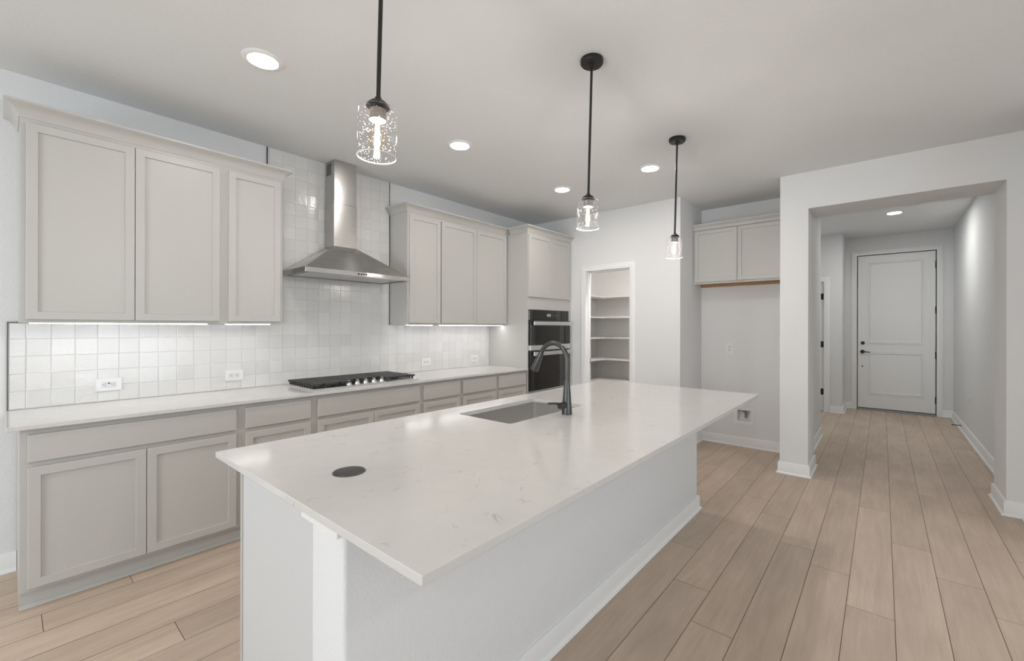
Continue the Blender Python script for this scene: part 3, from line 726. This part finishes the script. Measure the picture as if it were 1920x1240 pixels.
po = thing('pop_up_outlet', (.728, 1.361, ZI), 'round dark pop-up outlet cover set in the island top', 'outlet')
F = Matrix.Translation((.728, 1.361, ZI))
MB().lathe([(0, .0003), (.052, .0003), (.052, .002), (.049, .0035), (.0475, .0030), (.0475, .0018), (0, .0018)], 40, F).build('rim', M['bronze'], po, 35)
MB().lathe([(0, .0019), (.0465, .0019), (.0465, .0032), (.044, .0042), (0, .0046)], 40, F).build('cap', M['darkgrey'], po, 35)

# ------------------------------------------------------------------ outlets
def outlet(F, u, v, w, h, horizontal, label, usb=False, root=None):
    t = thing('wall_outlet', F @ Vector((u, v, 0)), label, 'outlet', 'white wall outlets')
    MB().box(u - w / 2, u + w / 2, v - h / 2, v + h / 2, .0005, .006, .002, 2, mat=F).build('cover_plate', M['plastic'], t)
    lw, lh = (.068, .036) if horizontal else (.036, .068)
    rc = MB().box(u - lw / 2, u + lw / 2, v - lh / 2, v + lh / 2, .0055, .0085, .0008, mat=F).build('receptacle', M['recept'], t)
    for s in (-1, 1):
        for du, dv in ((-.006, .003), (.006, .003), (0, -.007)):
            a, b = (s * .020 + dv, du) if horizontal else (du, s * .020 + dv)
            MB().box(u + a - .0022, u + a + .0022, v + b - .0022, v + b + .0022, .0082, .0088, mat=F).build('slot', M['dark'], rc)
    if usb: MB().box(u - .006, u + .006, v + .005, v + .011, .0082, .0088, mat=F).build('test_button', M['dark'], rc)
FT = fy(W - .0095)
outlet(FT, .418, 1.022, .122, .080, True, 'leftmost white outlet on the tile backsplash', True)
outlet(FT, 1.109, 1.022, .122, .080, True, 'white outlet on the tiles just left of the cooktop')
outlet(FT, 2.906, 1.013, .122, .080, True, 'white outlet on the tiles just right of the cooktop')
outlet(FT, 3.626, 1.013, .122, .080, True, 'white outlet on the tiles beside the oven tower')
outlet(fx(XN), 1.402, 1.143, .080, .124, False, 'upright white outlet on the niche wall under the small cabinet')
outlet(Matrix(((1, 0, 0, 0), (0, 0, 1, YHR), (0, 1, 0, 0), (0, 0, 0, 1))), 7.743, .476, .076, .120, False, 'low white outlet on the right wall of the entry hall')

# water supply box in the niche wall
wb = thing('water_supply_box', (XN, 1.245, .365), 'white recessed water supply box low on the niche wall', 'water box')
mb = MB(); FN = fx(XN)
u0, u1, v0, v1 = 1.137, 1.353, .264, .450
mb.box(u0, BY0 + .004, v0, v1, .0005, .006, mat=FN); mb.box(BY1 - .004, u1, v0, v1, .0005, .006, mat=FN); mb.box(BY0 + .004, BY1 - .004, v0, BZ0 + .004, .0005, .006, mat=FN); mb.box(BY0 + .004, BY1 - .004, BZ1 - .004, v1, .0005, .006, mat=FN)
mb.build('frame', M['plastic'], wb)
mb = MB(); a0, a1, b0, b1, dp = BY0 + .001, BY1 - .001, BZ0 + .001, BZ1 - .001, -.06
mb.box(a0, a0 + .003, b0, b1, dp, .0004, mat=FN); mb.box(a1 - .003, a1, b0, b1, dp, .0004, mat=FN); mb.box(a0, a1, b0, b0 + .003, dp, .0004, mat=FN); mb.box(a0, a1, b1 - .003, b1, dp, .0004, mat=FN); mb.box(a0, a1, b0, b1, dp - .003, dp, mat=FN)
mb.build('inner_box', M['plastic'], wb)
mb = MB(); xx = XN + .035; yy = 1.232
mb.cyl((xx, yy, .340), (xx, yy, .372), .011); mb.cyl((xx, yy, .372), (xx, yy, .400), .014); mb.cyl((xx, yy, .39), (XN + .0595, yy, .39), .009); mb.box(xx - .005, xx + .005, yy - .004, yy + .036, .400, .412, .002); mb.cyl((xx, yy, .332), (xx, yy, .342), .013)
mb.build('valve', M['brass'], wb, 40)

# ------------------------------------------------------------------ cabinet over the niche
def niche_cabinet():
    xf, y0, y1 = 5.222, 0.7600, YPC - .0015
    t = thing('niche_wall_cabinet', ((xf + XN) / 2, 1.24, 1.9), 'two-door greige wall cabinet high in the empty niche with raw wood underside', 'cabinet')
    mb = MB(); mb.box(xf + .02, XN - .0005, y0, y1, 1.925, 2.60); mb.box(xf, xf + .02, y0, y1, 1.900, 2.60); mb.build('carcass', M['cabinet'], t)
    for a, b in ((1.2480, 1.712), (.778, 1.2445)): shaker(a, b, 1.922, 2.524, fx(xf)).build('door', M['cabinet'], t)
    MB().box(xf + .0205, XN - .0005, y0, y1, 1.918, 1.9248).build('underside', M['rawwood'], t)
    MB().box(XN - .022, XN - .0005, y0, y1, 1.884, 1.918).build('nailer', M['rawwood'], t)
    MB().sweep([(xf, y1), (xf, y0)], [(0, 0), (.018, 0), (.018, .030), (.022, .036), (.034, .048), (.042, .053), (.042, .070), (0, .070)], z=2.531).build('crown_moulding', M['cabinet'], t, 30)
niche_cabinet()

# ------------------------------------------------------------------ pantry shelves
names = ['topmost white pantry shelf seen through the pantry doorway', 'second pantry shelf from the top, L-shaped and white', 'middle white pantry shelf of the five', 'second pantry shelf from the bottom, L-shaped and white', 'lowest white pantry shelf just above the island top']
for z, lab in zip((1.889, 1.558, 1.228, .879, .537), names):
    poly = [(5.15, W - .001), (5.15, 3.462), (6.20, 3.462), (6.20, 1.85), (6.529, 1.85), (6.529, W - .001)]
    tag(MB().prism(poly, z - .018, z).build('pantry_shelf', M['shelf']), lab, 'shelf', 'L-shaped shelves in the pantry')
st = MB(); st.box(XP + .082, XP + .108, PY1 - .0025, PY1 - .0002, .915, .985); st.box(XP + .088, XP + .101, PY1 - .003, PY1 - .002, .935, .965)
tag(st.build('strike_plate', M['black']), 'small black strike plate on the left jamb of the pantry doorway', 'strike plate')

# ------------------------------------------------------------------ lights
def downlight(x, y, z, label, glow='down'):
    t = thing('recessed_light', (x, y, z), label, 'ceiling light', 'round recessed ceiling lights')
    F = Matrix.Translation((x, y, z))
    MB().lathe([(.101, -.0003), (.101, -.003), (.094, -.007), (.078, -.010), (.0735, -.010), (.0735, -.0003)], 40, F, close=True).build('trim_ring', M['trim'], t, 35)
    MB().lathe([(0, -.0003), (.0730, -.0003), (.0730, -.0075), (0, -.0085)], 40, F).build('diffuser', M[glow], t, 35)
for x, y, z, lab in ((.887, 2.586, ZC, 'largest recessed ceiling light, above the left wall cabinets'), (2.303, 2.589, ZC, 'recessed ceiling light in front of the range hood'), (3.726, 2.588, ZC, 'recessed ceiling light left of the middle pendant lamp, near the oven tower'), (3.734, 1.625, ZC, 'recessed ceiling light between the middle and farthest pendant lamps'), (7.600, -.121, ZHC, 'recessed ceiling light in the entry hall before the front door')):
    downlight(x, y, z, lab, 'hall_down' if x > 6 else 'down')
pl = thing('recessed_light', (5.10, 2.36, ZC), 'recessed ceiling light inside the pantry', 'ceiling light', 'round recessed ceiling lights')
F = Matrix.Translation((5.10, 2.36, ZC))
MB().lathe([(.101, -.0003), (.101, -.003), (.094, -.007), (.078, -.010), (.0735, -.010), (.0735, -.0003)], 40, F, close=True).build('trim_ring', M['trim'], pl, 35)
M['pantry_glow'] = emis('pantry_light_glow', (1.0, 0.94, 0.87), PANTRY_DOWN)
MB().lathe([(0, -.0003), (.0730, -.0003), (.0730, -.0075), (0, -.0085)], 40, F).build('diffuser', M['pantry_glow'], pl, 35)

def pendant(x, y, label):
    t = thing('pendant_lamp', (x, y, ZC), label, 'pendant light', 'glass cylinder pendant lamps over the island')
    F = Matrix.Translation((x, y, ZC))
    MB().lathe([(0, -.0003), (.0605, -.0003), (.0615, -.004), (.0615, -.020), (.057, -.026), (.055, -.0265), (.0545, -.029), (.014, -.031), (.012, -.042), (0, -.042)], 40, F).build('canopy', M['black'], t, 35)
    MB().cyl((x, y, ZC - .04), (x, y, 2.112), .0068, n=16).build('rod', M['black'], t, 40)
    F2 = Matrix.Translation((x, y, 0))
    MB().lathe([(0, 2.116), (.010, 2.116), (.012, 2.108), (.022, 2.104), (.033, 2.094), (.036, 2.086), (.034, 2.0855), (0, 2.0855)], 32, F2).build('shade_cap', M['black'], t, 35)
    MB().lathe([(0, 2.078), (.025, 2.078), (.0255, 2.044), (.0235, 2.043), (0, 2.043)], 32, F2).build('socket', M['socket'], t, 35)
    gp = [(.026, 2.0845), (.046, 2.0835), (.055, 2.080), (.0585, 2.072), (.0590, 2.05), (.0590, 1.930)]
    sh = MB().lathe(gp, 48, F2).build('glass_shade', M['seeded'], t, 50)
    MB().lathe([(.0582, 1.931), (.0598, 1.931), (.0600, 1.9285), (.0590, 1.9275), (.0580, 1.9285)], 48, F2, close=True).build('rim', M['rim'], sh, 50)
    bl = MB().lathe([(.0125, 2.043), (.014, 2.032), (.022, 2.012), (.0295, 1.995), (.031, 1.982), (.028, 1.966), (.019, 1.953), (.008, 1.948), (0, 1.947)], 32, F2).build('bulb', M['bulb'], t, 50)
    f = MB()
    for k in range(6):
        a = math.pi * 2 * k / 6; f.cyl((x + .004 * math.cos(a), y + .004 * math.sin(a), 2.030), (x + .0085 * math.cos(a), y + .0085 * math.sin(a), 1.968), .0016, n=8)
    f.build('filament', M['filament'], bl)
    # hangs slightly off plumb from its swivel
    d = Vector((-.0145, .0165, -.92)).normalized()
    t.rotation_euler = Vector((0, 0, -1)).rotation_difference(d).to_euler()
pendant(.759, 1.21, 'nearest seeded glass pendant lamp, over the left end of the island')
pendant(2.022, 1.211, 'middle seeded glass pendant lamp over the island')
pendant(3.285, 1.212, 'farthest seeded glass pendant lamp, over the right end of the island')

# ------------------------------------------------------------------ small hall things
ds = thing('door_stop', (8.36, YHR + .014, .055), 'small black door stop sticking out from the hall baseboard', 'door stop')
mb = MB(); mb.cyl((8.36, YHR + .0145, .055), (8.36, YHR + .020, .055), .012); mb.cyl((8.36, YHR + .020, .055), (8.36, YHR + .095, .055), .0055); mb.build('rod', M['black'], ds, 40)
MB().cyl((8.36, YHR + .0955, .055), (8.36, YHR + .108, .055), .0085, .0075).build('tip', M['black'], ds, 40)
